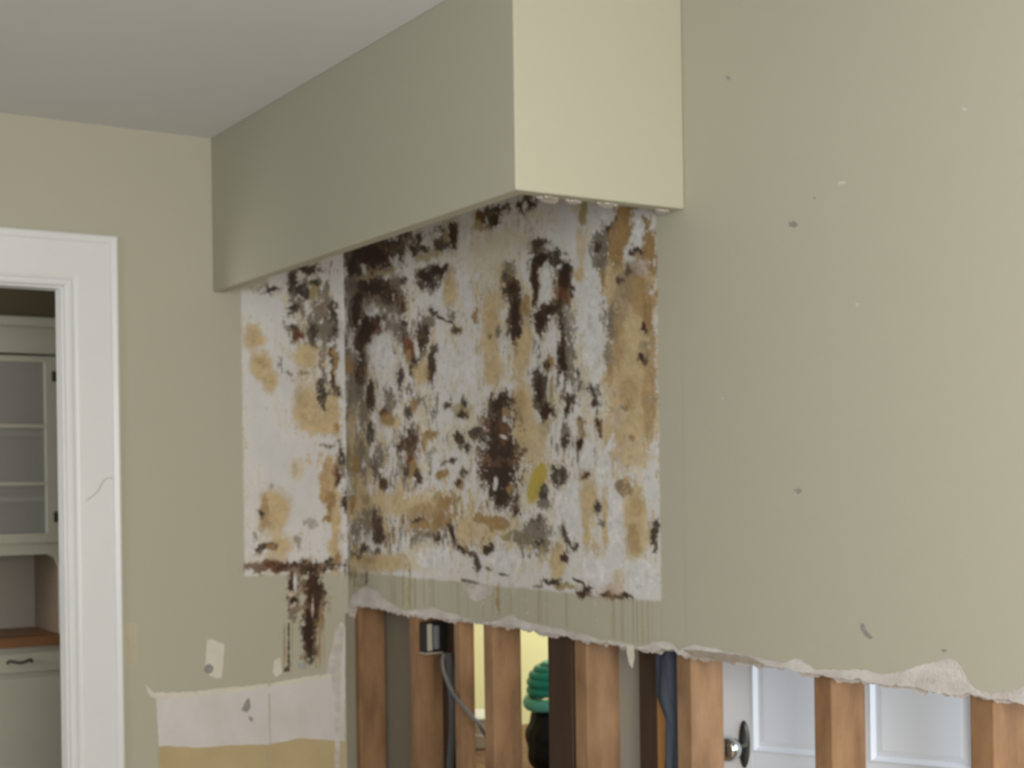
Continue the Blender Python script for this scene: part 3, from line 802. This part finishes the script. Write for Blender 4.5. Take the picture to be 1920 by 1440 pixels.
def drips(U, V, C, top, u0, u1, amount, seed):
    """thin runs of brown water below the footprint: vertical lines that fade downward."""
    l = fbm(U / 0.0045, np.zeros_like(U), seed, 2) + 0.5 * fbm(U / 0.05, np.zeros_like(U), seed + 7, 2)
    below = (V < top) & (U > u0) & (U < u1)
    m = sstep(0.10, 0.42, l) * below * amount
    m = m * (0.75 + 0.5 * fbm(U / 0.01, V / 0.05, seed + 3))
    return C * (1 - m[:, None]) + np.array([0.17, 0.125, 0.065]) * m[:, None]


def build_stains():
    # right wall: columns from just above the torn edge up to the soffit
    ZTOP = 2.34                               # the bare board runs up inside the hollow soffit
    nu, nv = 330, 460
    Y = np.linspace(2.40, YB - 0.0006, nu)
    zlo = np.array([paint_z(y) for y in Y]) + 0.006
    T = np.linspace(0, 1, nv)
    YY = np.repeat(Y, nv)
    ZZ = (zlo[:, None] + (ZTOP - zlo)[:, None] * T[None]).ravel()
    e = 0.0018 * fbm(YY / 0.02, ZZ / 0.02, 5) * 4
    inside = sstep(-0.003, 0.003, YY - CAB_Y + e * 0.6) * sstep(-0.004, 0.004, ZZ - CAB_Z + e + 0.006 * fbm(YY / 0.08, ZZ * 0, 8))
    C = base_colour(YY, ZZ, inside)
    C = drips(YY, ZZ, C, CAB_Z, CAB_Y - 0.03, YB, 0.55, 201)
    P = np.stack([np.full_like(YY, XR - 0.0008), YY, ZZ], 1)
    clean = 1 - sstep(-0.003, 0.003, YY - CAB_Y + e * 0.6)      # nothing grew past the near end of the cabinets
    stain_grid('mould_patch', 'R', P, YY, ZZ, C, wall_right, (nu, nv), clean)
    # back wall
    nu, nv = 130, 480
    X = np.linspace(1.56, XR - 0.0009, nu)
    Z = np.linspace(0.86, ZTOP, nv)
    XX, ZZ = np.repeat(X, nv), np.tile(Z, nu)
    e = 0.0018 * fbm(XX / 0.02, ZZ / 0.02, 6) * 4
    inside = sstep(-0.004, 0.004, XX - CAB_X + e * 0.6) * sstep(-0.004, 0.004, ZZ - CAB_Z + e)
    C = base_colour(XX, ZZ, inside)
    P = np.stack([XX, np.full_like(XX, YB - 0.0008), ZZ], 1)
    stain_grid('mould_patch', 'B', P, XX, ZZ, C, wall_back, (nu, nv))


build_stains()

# ------------------------------------------------------------------ doorway casing and jamb
def casing():
    # profile: distance out from the opening, height off the wall
    prof = [(0.000, 0.0), (0.000, 0.017), (0.006, 0.020), (0.014, 0.020), (0.018, 0.013), (0.023, 0.018), (0.030, 0.020), (0.112, 0.020), (0.116, 0.024), (0.128, 0.027), (0.133, 0.024), (0.135, 0.0)]
    wid = on_y(217.5, 470).x - DO1
    prof = [(u * wid / 0.135, h) for u, h in prof]
    path = [(DO0, 0.0, -1, 0), (DO0, DOZ, -1, 1), (DO1, DOZ, 1, 1), (DO1, 0.0, 1, 0)]
    V, F = [], []
    n = len(prof)
    for (x, z, sx, sz) in path:
        for u, h in prof:
            V.append((x + sx * u, YB - h, z + sz * u))
    for i in range(3):
        for k in range(n - 1):
            F.append((i * n + k, i * n + k + 1, (i + 1) * n + k + 1, (i + 1) * n + k))
    F += [tuple(range(n)), tuple(3 * n + k for k in range(n))]
    return fix_normals(mesh_obj('trim_1', V, F, M_WHITE))


trim = tag(casing(), 'white moulded casing around the doorway at the left', 'door casing', 'structure')
prism('jamb', [(DO0 - 0.001, 0), (DO0 + 0.006, 0), (DO0 + 0.006, DOZ - 0.006), (DO1 - 0.006, DOZ - 0.006), (DO1 - 0.006, 0), (DO1 + 0.001, 0), (DO1 + 0.001, DOZ + 0.001), (DO0 - 0.001, DOZ + 0.001)], 'y', YB + 0.004, YB + 0.064, M_WHITE, trim)
yc = YB - 0.0206
tube('crack', smooth_path([on_y(x, y, yc) for x, y in ((161, 939), (172, 932), (184, 920), (190, 909), (196, 900), (206, 896), (214, 898), (221, 902))], 5), 0.0016, M_CRACK, trim, 6)

# ------------------------------------------------------------------ back wall: bare patches below the cabinets
def bpatch(name, pts, material, t=0.0012, off=0.0, step=9, amp=1.0, seed=1):
    Y0 = YB - off
    return slab(name, [on_y(x, y, YB) + Vector((0, -off, 0)) for x, y in ragged(pts, step, amp, seed)], (0, -t, 0), material, wall_back)


bpatch('bare_plaster', [(293, 1306), (360, 1301), (420, 1295), (500, 1287), (560, 1279), (622, 1268), (634, 1200), (640, 1172), (648, 1178), (646, 1390), (560, 1384), (500, 1396), (420, 1398), (370, 1402), (310, 1398), (298, 1400)], M_BARE, seed=2)
bpatch('old_adhesive', [(297, 1398), (310, 1396), (370, 1400), (420, 1396), (500, 1394), (560, 1382), (620, 1376), (646, 1372), (646, 1700), (297, 1700)], M_TAN, t=0.0009, seed=3)
bpatch('plaster_ridge', [(272, 1283), (278, 1288), (288, 1299), (360, 1297), (420, 1290), (470, 1286), (500, 1281), (505, 1288), (440, 1299), (360, 1307), (300, 1311), (286, 1308), (276, 1298)], M_CREAM, t=0.0025, step=6, amp=1.5, seed=4)
bpatch('plaster_ridge', [(500, 1282), (540, 1275), (580, 1268), (618, 1262), (622, 1270), (560, 1281), (520, 1287)], M_CREAM, t=0.003, step=6, amp=1.2, seed=5)
bpatch('plaster_chip', [(514, 1238), (526, 1233), (528, 1262), (517, 1270), (511, 1262)], M_CREAM, t=0.001, off=0.0009, step=5, seed=6)
bpatch('bare_patch', [(388, 1200), (396, 1198), (421, 1208), (419, 1240), (415, 1271), (404, 1272), (392, 1266), (384, 1255), (386, 1228)], M_CREAM, t=0.0008, step=8, amp=0.7, seed=7)
hp = on_y(391, 1254)
lathe('anchor_hole', [(0.0135, 0.0), (0.0135, 0.002), (0.010, 0.0035), (0.007, 0.001)], hp + Vector((0, -0.0008, 0)), (0, -1, 0), M_MARK, wall_back, 16)
bpatch('bare_patch', [(230, 1166), (258, 1170), (258, 1246), (248, 1250), (232, 1248)], M_BEIGE, t=0.0006, step=9, amp=0.6, seed=8)
bpatch('scuff', [(458, 1318), (466, 1308), (470, 1326), (462, 1336), (452, 1332)], M_MARK, t=0.0004, off=0.0012, step=5, seed=9)
bpatch('scuff', [(466, 1342), (474, 1346), (473, 1354), (467, 1350)], M_MARK, t=0.0004, off=0.0012, step=5, seed=10)
bpatch('seam', [(503, 1300), (505.5, 1300), (508, 1440), (506, 1440)], M_SEAM, t=0.0003, off=0.0012, step=30, amp=0.4, seed=11)
# torn strip beside the corner
bpatch('torn_paper', [(612, 1262), (622, 1215), (630, 1180), (640, 1165), (646, 1172), (640, 1230), (637, 1320), (637, 1440), (628, 1440), (628, 1330), (622, 1275)], M_GYP, t=0.0016, off=0.0010, step=10, amp=1.2, seed=12)
b0, b1 = on_y(637, 1300).x, 2.05
box('torn_strip', (XR - 0.012, YB - 0.0036, 0.04), (XF + 0.012, YB - 0.0006, on_y(650, 1150).z), M_GREYBOARD, wall_back)

# ------------------------------------------------------------------ built-in cabinet in the room behind the doorway
YC = 5.40
cab = empty('china_cabinet', (0.6, YC, 0))
tag(cab, 'built-in cream cabinet with glass doors and a niche, seen through the doorway', 'cabinet')
Zt = lambda y, x=60: on_y(x, y, YC).z
Xt = lambda x, y=900: on_y(x, y, YC).x
CX0, CX1 = 0.12, Xt(150)
Z_TOP, Z_GT, Z_GB, Z_NT, Z_NB, Z_DR = Zt(596), Zt(668), Zt(1018), Zt(1040), Zt(1192), Zt(1262)


def cpart(name, x0, x1, z0, z1, y0, y1, m_=M_CABW, par=None, bevel=0.002):
    o = box(name, (x0 - 0.6, y0 - YC, z0), (x1 - 0.6, y1 - YC, z1), m_, None, bevel)
    o.parent = par or cab
    return o


cpart('back_panel', CX0, CX1, 0, Z_TOP, YC + 0.365, YC + 0.38, M_CABIN)
cpart('side_panel', CX0, CX0 + 0.02, 0, Z_TOP, YC, YC + 0.365)
cpart('side_panel', CX1 - 0.02, CX1, 0, Z_TOP, YC, YC + 0.365)
cpart('crown', CX0 - 0.02, CX1 + 0.02, Z_TOP - 0.035, Z_TOP, YC - 0.045, YC + 0.38, M_CABW, None, 0.008)
cpart('frieze', CX0, CX1, Z_GT + 0.01, Z_TOP - 0.035, YC, YC + 0.02)
cpart('shelf', CX0 + 0.02, CX1 - 0.02, Z_NT, Z_NT + 0.02, YC + 0.03, YC + 0.365, M_CABIN)
cpart('shelf', CX0 + 0.02, CX1 - 0.02, (Z_GB + Z_GT) / 2 - 0.19, (Z_GB + Z_GT) / 2 - 0.172, YC + 0.03, YC + 0.365, M_CABIN)
cpart('shelf', CX0 + 0.02, CX1 - 0.02, (Z_GB + Z_GT) / 2 + 0.05, (Z_GB + Z_GT) / 2 + 0.068, YC + 0.03, YC + 0.365, M_CABIN)
mid = (CX0 + Xt(109)) / 2
DR1 = Xt(112)


def glass_door(x0, x1, hinge_x, knob_x):
    d = empty('glass_door')
    d.parent = cab
    sw = 0.052
    z0, z1 = Z_GB, Z_GT
    cpart('stile', x0, x0 + sw, z0, z1, YC - 0.012, YC + 0.012, M_CABW, d)
    cpart('stile', x1 - sw, x1, z0, z1, YC - 0.012, YC + 0.012, M_CABW, d)
    cpart('rail', x0 + sw, x1 - sw, z1 - 0.022, z1, YC - 0.012, YC + 0.012, M_CABW, d)
    cpart('rail', x0 + sw, x1 - sw, z0, z0 + 0.035, YC - 0.012, YC + 0.012, M_CABW, d)
    zs = [z0 + 0.035, Zt(907), Zt(799), z1 - 0.022]
    for k in (1, 2):
        cpart('muntin', x0 + sw, x1 - sw, zs[k] - 0.007, zs[k] + 0.007, YC - 0.010, YC + 0.008, M_CABW, d)
    for k in range(3):
        cpart('pane', x0 + sw, x1 - sw, zs[k], zs[k + 1], YC - 0.001, YC + 0.002, M_GLASS, d, 0)
    for zz in (Zt(705), Zt(970)):
        cpart('hinge', hinge_x - 0.012, hinge_x + 0.014, zz - 0.019, zz + 0.019, YC - 0.018, YC - 0.010, M_STEEL, d, 0.003)
    return d


glass_door(mid + 0.004, DR1, Xt(104), mid)
glass_door(CX0 + 0.05, mid - 0.004, CX0 + 0.05, mid)
# face frame around the niche: chamfered opening cut in a board
nx0, nx1 = CX0 + 0.06, Xt(109)
ch = Xt(109) - Xt(86)
outer = [(CX0, Z_DR), (CX1, Z_DR), (CX1, Z_GB), (CX0, Z_GB)]
inner = [(nx0, Z_NB), (nx1, Z_NB), (nx1, Z_NT - ch * 1.1), (nx1 - ch * 0.35, Z_NT - ch * 0.3), (nx1 - ch, Z_NT), (nx0 + ch, Z_NT), (nx0 + ch * 0.35, Z_NT - ch * 0.3), (nx0, Z_NT - ch * 1.1)]
bm = bmesh.new()
def loop(poly, y):
    vs_ = [bm.verts.new((x - 0.6, y, z)) for x, z in poly]
    return vs_, [bm.edges.new((vs_[i], vs_[(i + 1) % len(vs_)])) for i in range(len(vs_))]
v1, e1 = loop(outer, 0)
v2, e2 = loop(inner, 0)
r_ = bmesh.ops.triangle_fill(bm, use_beauty=True, edges=e1 + e2)
fs = [f for f in bm.faces]
ex = bmesh.ops.extrude_face_region(bm, geom=fs)
for v in [g for g in ex['geom'] if isinstance(g, bmesh.types.BMVert)]:
    v.co.y += 0.02
bmesh.ops.recalc_face_normals(bm, faces=bm.faces)
me = bpy.data.meshes.new('niche_frame')
bm.to_mesh(me)
bm.free()
me.materials.append(M_CABW)
nf = bpy.data.objects.new('niche_frame', me)
COL.objects.link(nf)
nf.parent = cab
cpart('counter', CX0 - 0.01, CX1 + 0.0, Zt(1211), Z_NB, YC - 0.03, YC + 0.365, M_COUNTER, None, 0.004)
# drawers and cupboard doors below
for x0, x1 in ((CX0 + 0.03, mid - 0.006), (mid + 0.006, CX1 - 0.03)):
    dr = cpart('drawer', x0, x1, Z_DR + 0.004, Zt(1222), YC - 0.014, YC + 0.01, M_CABW, None, 0.004)
    cx = Xt(30) if x0 > mid else (x0 + x1) / 2
    zz = Zt(1240, 30)
    pts = [(cx - 0.043 - 0.6, -0.014, zz - 0.004), (cx - 0.036 - 0.6, -0.026, zz + 0.005), (cx - 0.6, -0.036, zz - 0.003), (cx + 0.036 - 0.6, -0.026, zz + 0.005), (cx + 0.043 - 0.6, -0.014, zz - 0.004)]
    pu = tube('drawer_pull', smooth_path(pts, 5), 0.005, M_STEEL, dr, 8)
    ld = cpart('cupboard_door', x0, x1, 0.08, Z_DR - 0.012, YC - 0.014, YC + 0.01, M_CABW, None, 0.004)
    hx = Xt(113) if x0 > mid else x0
    cpart('hinge', hx - 0.012, hx + 0.014, Zt(1308) - 0.02, Zt(1308) + 0.02, YC - 0.020, YC - 0.012, M_STEEL, ld, 0.003)
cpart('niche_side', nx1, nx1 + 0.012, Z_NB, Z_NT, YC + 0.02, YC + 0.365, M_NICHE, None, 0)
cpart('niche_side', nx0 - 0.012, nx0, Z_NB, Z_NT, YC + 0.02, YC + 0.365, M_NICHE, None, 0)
cpart('plinth', CX0, CX1, 0, 0.08, YC + 0.01, YC + 0.03)
cpart('rail', CX0, CX1, Z_DR - 0.012, Z_DR + 0.004, YC - 0.004, YC + 0.02)

# ------------------------------------------------------------------ the next room: panelled white door, standing ajar behind the studs
PL = Vector((2.13, 2.566, 0))
ED = Vector((0.454, -0.891, 0)).normalized()       # from the handle edge to the hinge edge
ND = Vector((-0.891, -0.454, 0)).normalized()      # face towards the kitchen
door = empty('door_2', PL)
door.rotation_euler = (0, 0, math.atan2(ED.y, ED.x))
tag(door, 'white six-panel door standing ajar behind the studs at the lower right', 'door', 'structure')
DW = 0.72


def dbox(name, s0, s1, z0, z1, t0, t1, m_=M_DOORW, par=None, bevel=0.0):
    """s along the door, t out of its kitchen face."""
    return box(name, (s0, -t1, z0), (s1, -t0, z1), m_, par or door, bevel)


# local axes: x along ED, y = z-rotated; the kitchen face looks along -y (checked below)
sgn = 1 if (Vector((ED.y, -ED.x, 0))).dot(ND) > 0 else -1
S_ = [(0.118, 0.332), (0.385, 0.602)]
Z_ = [(0.10, 0.62), (0.805, 1.55), (1.66, 1.88)]
for s0, s1, z0, z1 in ((0, 0.118, 0.01, 2.0), (0.602, DW, 0.01, 2.0), (0.332, 0.385, 0.01, 2.0)):
    dbox('stile', s0, s1, z0, z1, -0.035, 0.0, M_DOORW, None, 0.0015)
zr = [0.01] + [v for p in Z_ for v in p] + [2.0]
for s0, s1 in S_:
    for k in range(0, len(zr), 2):
        dbox('rail', s0, s1, zr[k], zr[k + 1], -0.035, -0.0003, M_DOORW, None, 0.001)
    for z0, z1 in Z_:
        # raised panel: bevelled moulding down to a flat field
        w1, w2, d1 = 0.010, 0.026, 0.012
        V = []
        for ins, dep in ((0, 0.0), (w1, -d1), (w2, -d1 * 0.75)):
            V += [(s0 + ins, -dep, z0 + ins), (s1 - ins, -dep, z0 + ins), (s1 - ins, -dep, z1 - ins), (s0 + ins, -dep, z1 - ins)]
        F = []
        for k in (0, 4):
            for i in range(4):
                j = (i + 1) % 4
                F.append((k + i, k + j, k + 4 + j, k + 4 + i))
        F.append((8, 9, 10, 11))
        po = mesh_obj('panel', V, F, M_DOORW, door)
        m_ = po.modifiers.new('thickness', 'SOLIDIFY')
        m_.thickness = 0.006
        m_.offset = 1
hs, hz = 0.098, 0.825
plate = lathe('escutcheon', [(0.013, 0.0), (0.0135, 0.003), (0.011, 0.006), (0.006, 0.007)], (hs, -0.0, hz - 0.005), (0, -1, 0), M_STEEL, door, 24)
for v in plate.data.vertices:
    dz = v.co.z - (hz - 0.005)
    v.co.z = hz - 0.005 + dz * 4.0
lathe('knob', [(0.010, 0.0), (0.009, 0.022), (0.014, 0.028), (0.025, 0.036), (0.029, 0.048), (0.026, 0.060), (0.014, 0.067), (0.004, 0.068)], (hs - 0.0, -0.004, hz - 0.01), (-0.35, -1, 0), M_CHROME, door, 24)

# ------------------------------------------------------------------ things between and behind the studs
# electrical box nailed beside the second stud
yb_ = on_x(770, 1200, XF).y - 0.046
jb = empty('electrical_box', (XF + 0.0, yb_, 0))
tag(jb, 'black electrical box with a steel strap at the top of the second stud', 'electrical box')
zt, zb = on_x(800, 1166, XF + 0.02).z, on_x(800, 1222, XF + 0.02).z
def jpart(name, x0, x1, y0, y1, z0, z1, m_, bev=0.002):
    o = box(name, (x0, y0, z0), (x1, y1, z1), m_, None, bev)
    o.parent = jb
    return o
jpart('box_body', 0.004, 0.080, -0.034, -0.001, zb, zt, M_BLACK, 0.003)
jpart('steel_strap', 0.010, 0.026, -0.037, -0.033, zb + 0.004, zt - 0.004, M_GREY2)
jpart('steel_strap', 0.078, 0.086, -0.036, -0.002, zb - 0.006, zt - 0.002, M_GREY2)
jpart('receptacle', 0.030, 0.048, -0.038, -0.033, zb + 0.008, zt - 0.010, M_CABLE)
jpart('bottom_flange', 0.002, 0.060, -0.036, -0.001, zb - 0.005, zb - 0.0005, M_GREY2, 0.001)

xq = XF + 0.055
c1 = tube('electric_cable', smooth_path([on_x(832, 1226, xq - 0.02), on_x(830, 1245, xq - 0.03), on_x(836, 1272, xq - 0.035), on_x(850, 1300, XF - 0.010), on_x(872, 1328, XF - 0.012), on_x(890, 1348, XF - 0.006), on_x(903, 1366, XF + 0.03), on_x(915, 1390, XF + 0.10), on_x(925, 1420, XF + 0.12)], 8), 0.0048, M_CABLE, None, 10)
tag(c1, 'thin grey cable curving down from the electrical box', 'cable')
xq = XF + 0.06
c2 = tube('conduit', smooth_path([on_x(842, 1224, xq), on_x(846, 1280, xq), on_x(850, 1330, xq), on_x(849, 1380, xq), on_x(845, 1430, xq), on_x(842, 1560, xq), Vector((xq, on_x(842, 1560, xq).y, 0.03))], 8), 0.0115, M_CONDUIT, None, 12)
tag(c2, 'thick grey conduit running straight down beside the second stud', 'conduit')

# navy cloth hanging in the bay left of the white door
def cloth():
    X0 = XF + 0.022
    rows = [(1150, 1231, 1274), (1215, 1231, 1274), (1260, 1232, 1276), (1300, 1230, 1276), (1318, 1233, 1276), (1332, 1240, 1276), (1350, 1248, 1277), (1375, 1250, 1277), (1410, 1249, 1277), (1440, 1249, 1277), (1600, 1247, 1278)]
    V, F = [], []
    n = 13
    for k, (y, xa, xb) in enumerate(rows):
        for i in range(n):
            t = i / (n - 1)
            p = on_x(xa + (xb - xa) * t, y, X0)
            V.append(p + Vector((0.007 * math.sin(t * 9 + 0.25 * k) + 0.004 * math.sin(t * 21 - k), 0, 0)))
    for k in range(len(rows) - 1):
        for i in range(n - 1):
            a = k * n + i
            F.append((a, a + 1, a + n + 1, a + n))
    o = mesh_obj('hanging_cloth', V, F, M_BLUE, None, smooth=True)
    m_ = o.modifiers.new('thickness', 'SOLIDIFY')
    m_.thickness = 0.004
    return o


tag(cloth(), 'dark navy cloth hanging between studs just left of the white door', 'cloth')

# low table in the next room with a white bucket and a black bag holding a teal hose
TZ = 0.45
tb = empty('work_table', (3.0, 4.35, 0))
tag(tb, 'low wooden table in the yellow room carrying the bucket and the bag', 'table')
def tpart(name, a, b, m_=M_WOOD):
    o = box(name, a, b, m_, None, 0.004)
    o.parent = tb
tpart('table_top', (-0.62, -0.75, TZ - 0.03), (0.55, 0.55, TZ))
for sx in (-0.55, 0.48):
    for sy in (-0.68, 0.48):
        tpart('leg', (sx - 0.03, sy - 0.03, 0), (sx + 0.03, sy + 0.03, TZ - 0.03))
bx = on_y(897, 1400, 4.6)
bk = empty('plastic_bucket', (bx.x, 4.6, TZ))
tag(bk, 'white plastic bucket glimpsed in the bright gap below the yellow wall', 'bucket')
zt = on_y(897, 1338, 4.6).z - TZ
o = lathe('bucket_body', [(0.085, 0.001), (0.088, 0.01), (0.10, zt * 0.75), (0.112, zt * 0.76), (0.112, zt * 0.80), (0.104, zt * 0.81), (0.106, zt * 0.92)], (0, 0, 0), (0, 0, 1), M_PLASTICW, bk, 32)
o = lathe('lid', [(0.116, zt * 0.92), (0.118, zt * 0.98), (0.112, zt), (0.05, zt * 1.0)], (0, 0, 0), (0, 0, 1), M_PLASTICW, bk, 32)
tube('bucket_handle', smooth_path([(-0.115, 0, zt * 0.78), (-0.1, -0.07, zt * 0.55), (0, -0.13, zt * 0.42), (0.1, -0.07, zt * 0.55), (0.115, 0, zt * 0.78)], 6), 0.004, M_PLASTICW, bk, 8)

YH = 3.95
hc = on_y(1052, 1300, YH)
def lumpy(name, c, rx, ry, rz, m_, seed, parent=None):
    bm = bmesh.new()
    bmesh.ops.create_icosphere(bm, subdivisions=4, radius=1)
    r = random.Random(seed)
    ph = [r.uniform(0, 6) for _ in range(6)]
    for v in bm.verts:
        n = v.co.normalized()
        k = 1 + 0.06 * math.sin(5 * n.x + ph[0]) * math.sin(4 * n.y + ph[1]) + 0.04 * math.sin(11 * n.z + ph[2] + 3 * n.x) + 0.03 * math.sin(17 * n.y + ph[3] + 5 * n.z)
        v.co = Vector((n.x * rx * k + c[0], n.y * ry * k + c[1], max(n.z, -0.8) * rz * k + c[2]))
    me = bpy.data.meshes.new(name)
    bm.to_mesh(me)
    bm.free()
    me.materials.append(m_)
    me.polygons.foreach_set('use_smooth', [True] * len(me.polygons))
    o = bpy.data.objects.new(name, me)
    COL.objects.link(o)
    if parent:
        o.parent = parent
    return o


ztop = on_y(1050, 1322, YH).z
bag = lumpy('plastic_sack', (hc.x, YH, TZ + (ztop - TZ) * 0.46), 0.115, 0.115, (ztop - TZ) * 0.58, M_BLACK, 3)
zl = min(v.co.z for v in bag.data.vertices)
for v in bag.data.vertices:
    v.co.z += TZ + 0.001 - zl
tag(bag, 'black plastic sack beneath the teal hose in the yellow room', 'sack')
hose = empty('coiled_hose', (hc.x, YH, 0))
tag(hose, 'teal hose coiled on top of the black sack, seen between two studs', 'hose')
for k, (yy, rr, tilt, m_, tr) in enumerate(((1304, 0.108, 0.5, M_TEALPALE, 0.021), (1286, 0.102, 0.30, M_TEAL, 0.015), (1273, 0.101, 0.20, M_TEAL, 0.015), (1262, 0.094, 0.15, M_TEAL, 0.015), (1253, 0.078, 0.12, M_TEAL, 0.015), (1247, 0.055, 0.1, M_TEAL, 0.015))):
    z = on_y(1050, yy, YH).z
    pts = [(rr * math.cos(a), rr * math.sin(a) * 0.95, z + tilt * -rr * math.cos(a) * -0.45) for a in [2 * math.pi * i / 40 for i in range(40)]]
    tube('hose_loop', pts, tr, m_, hose, 10, closed=True)
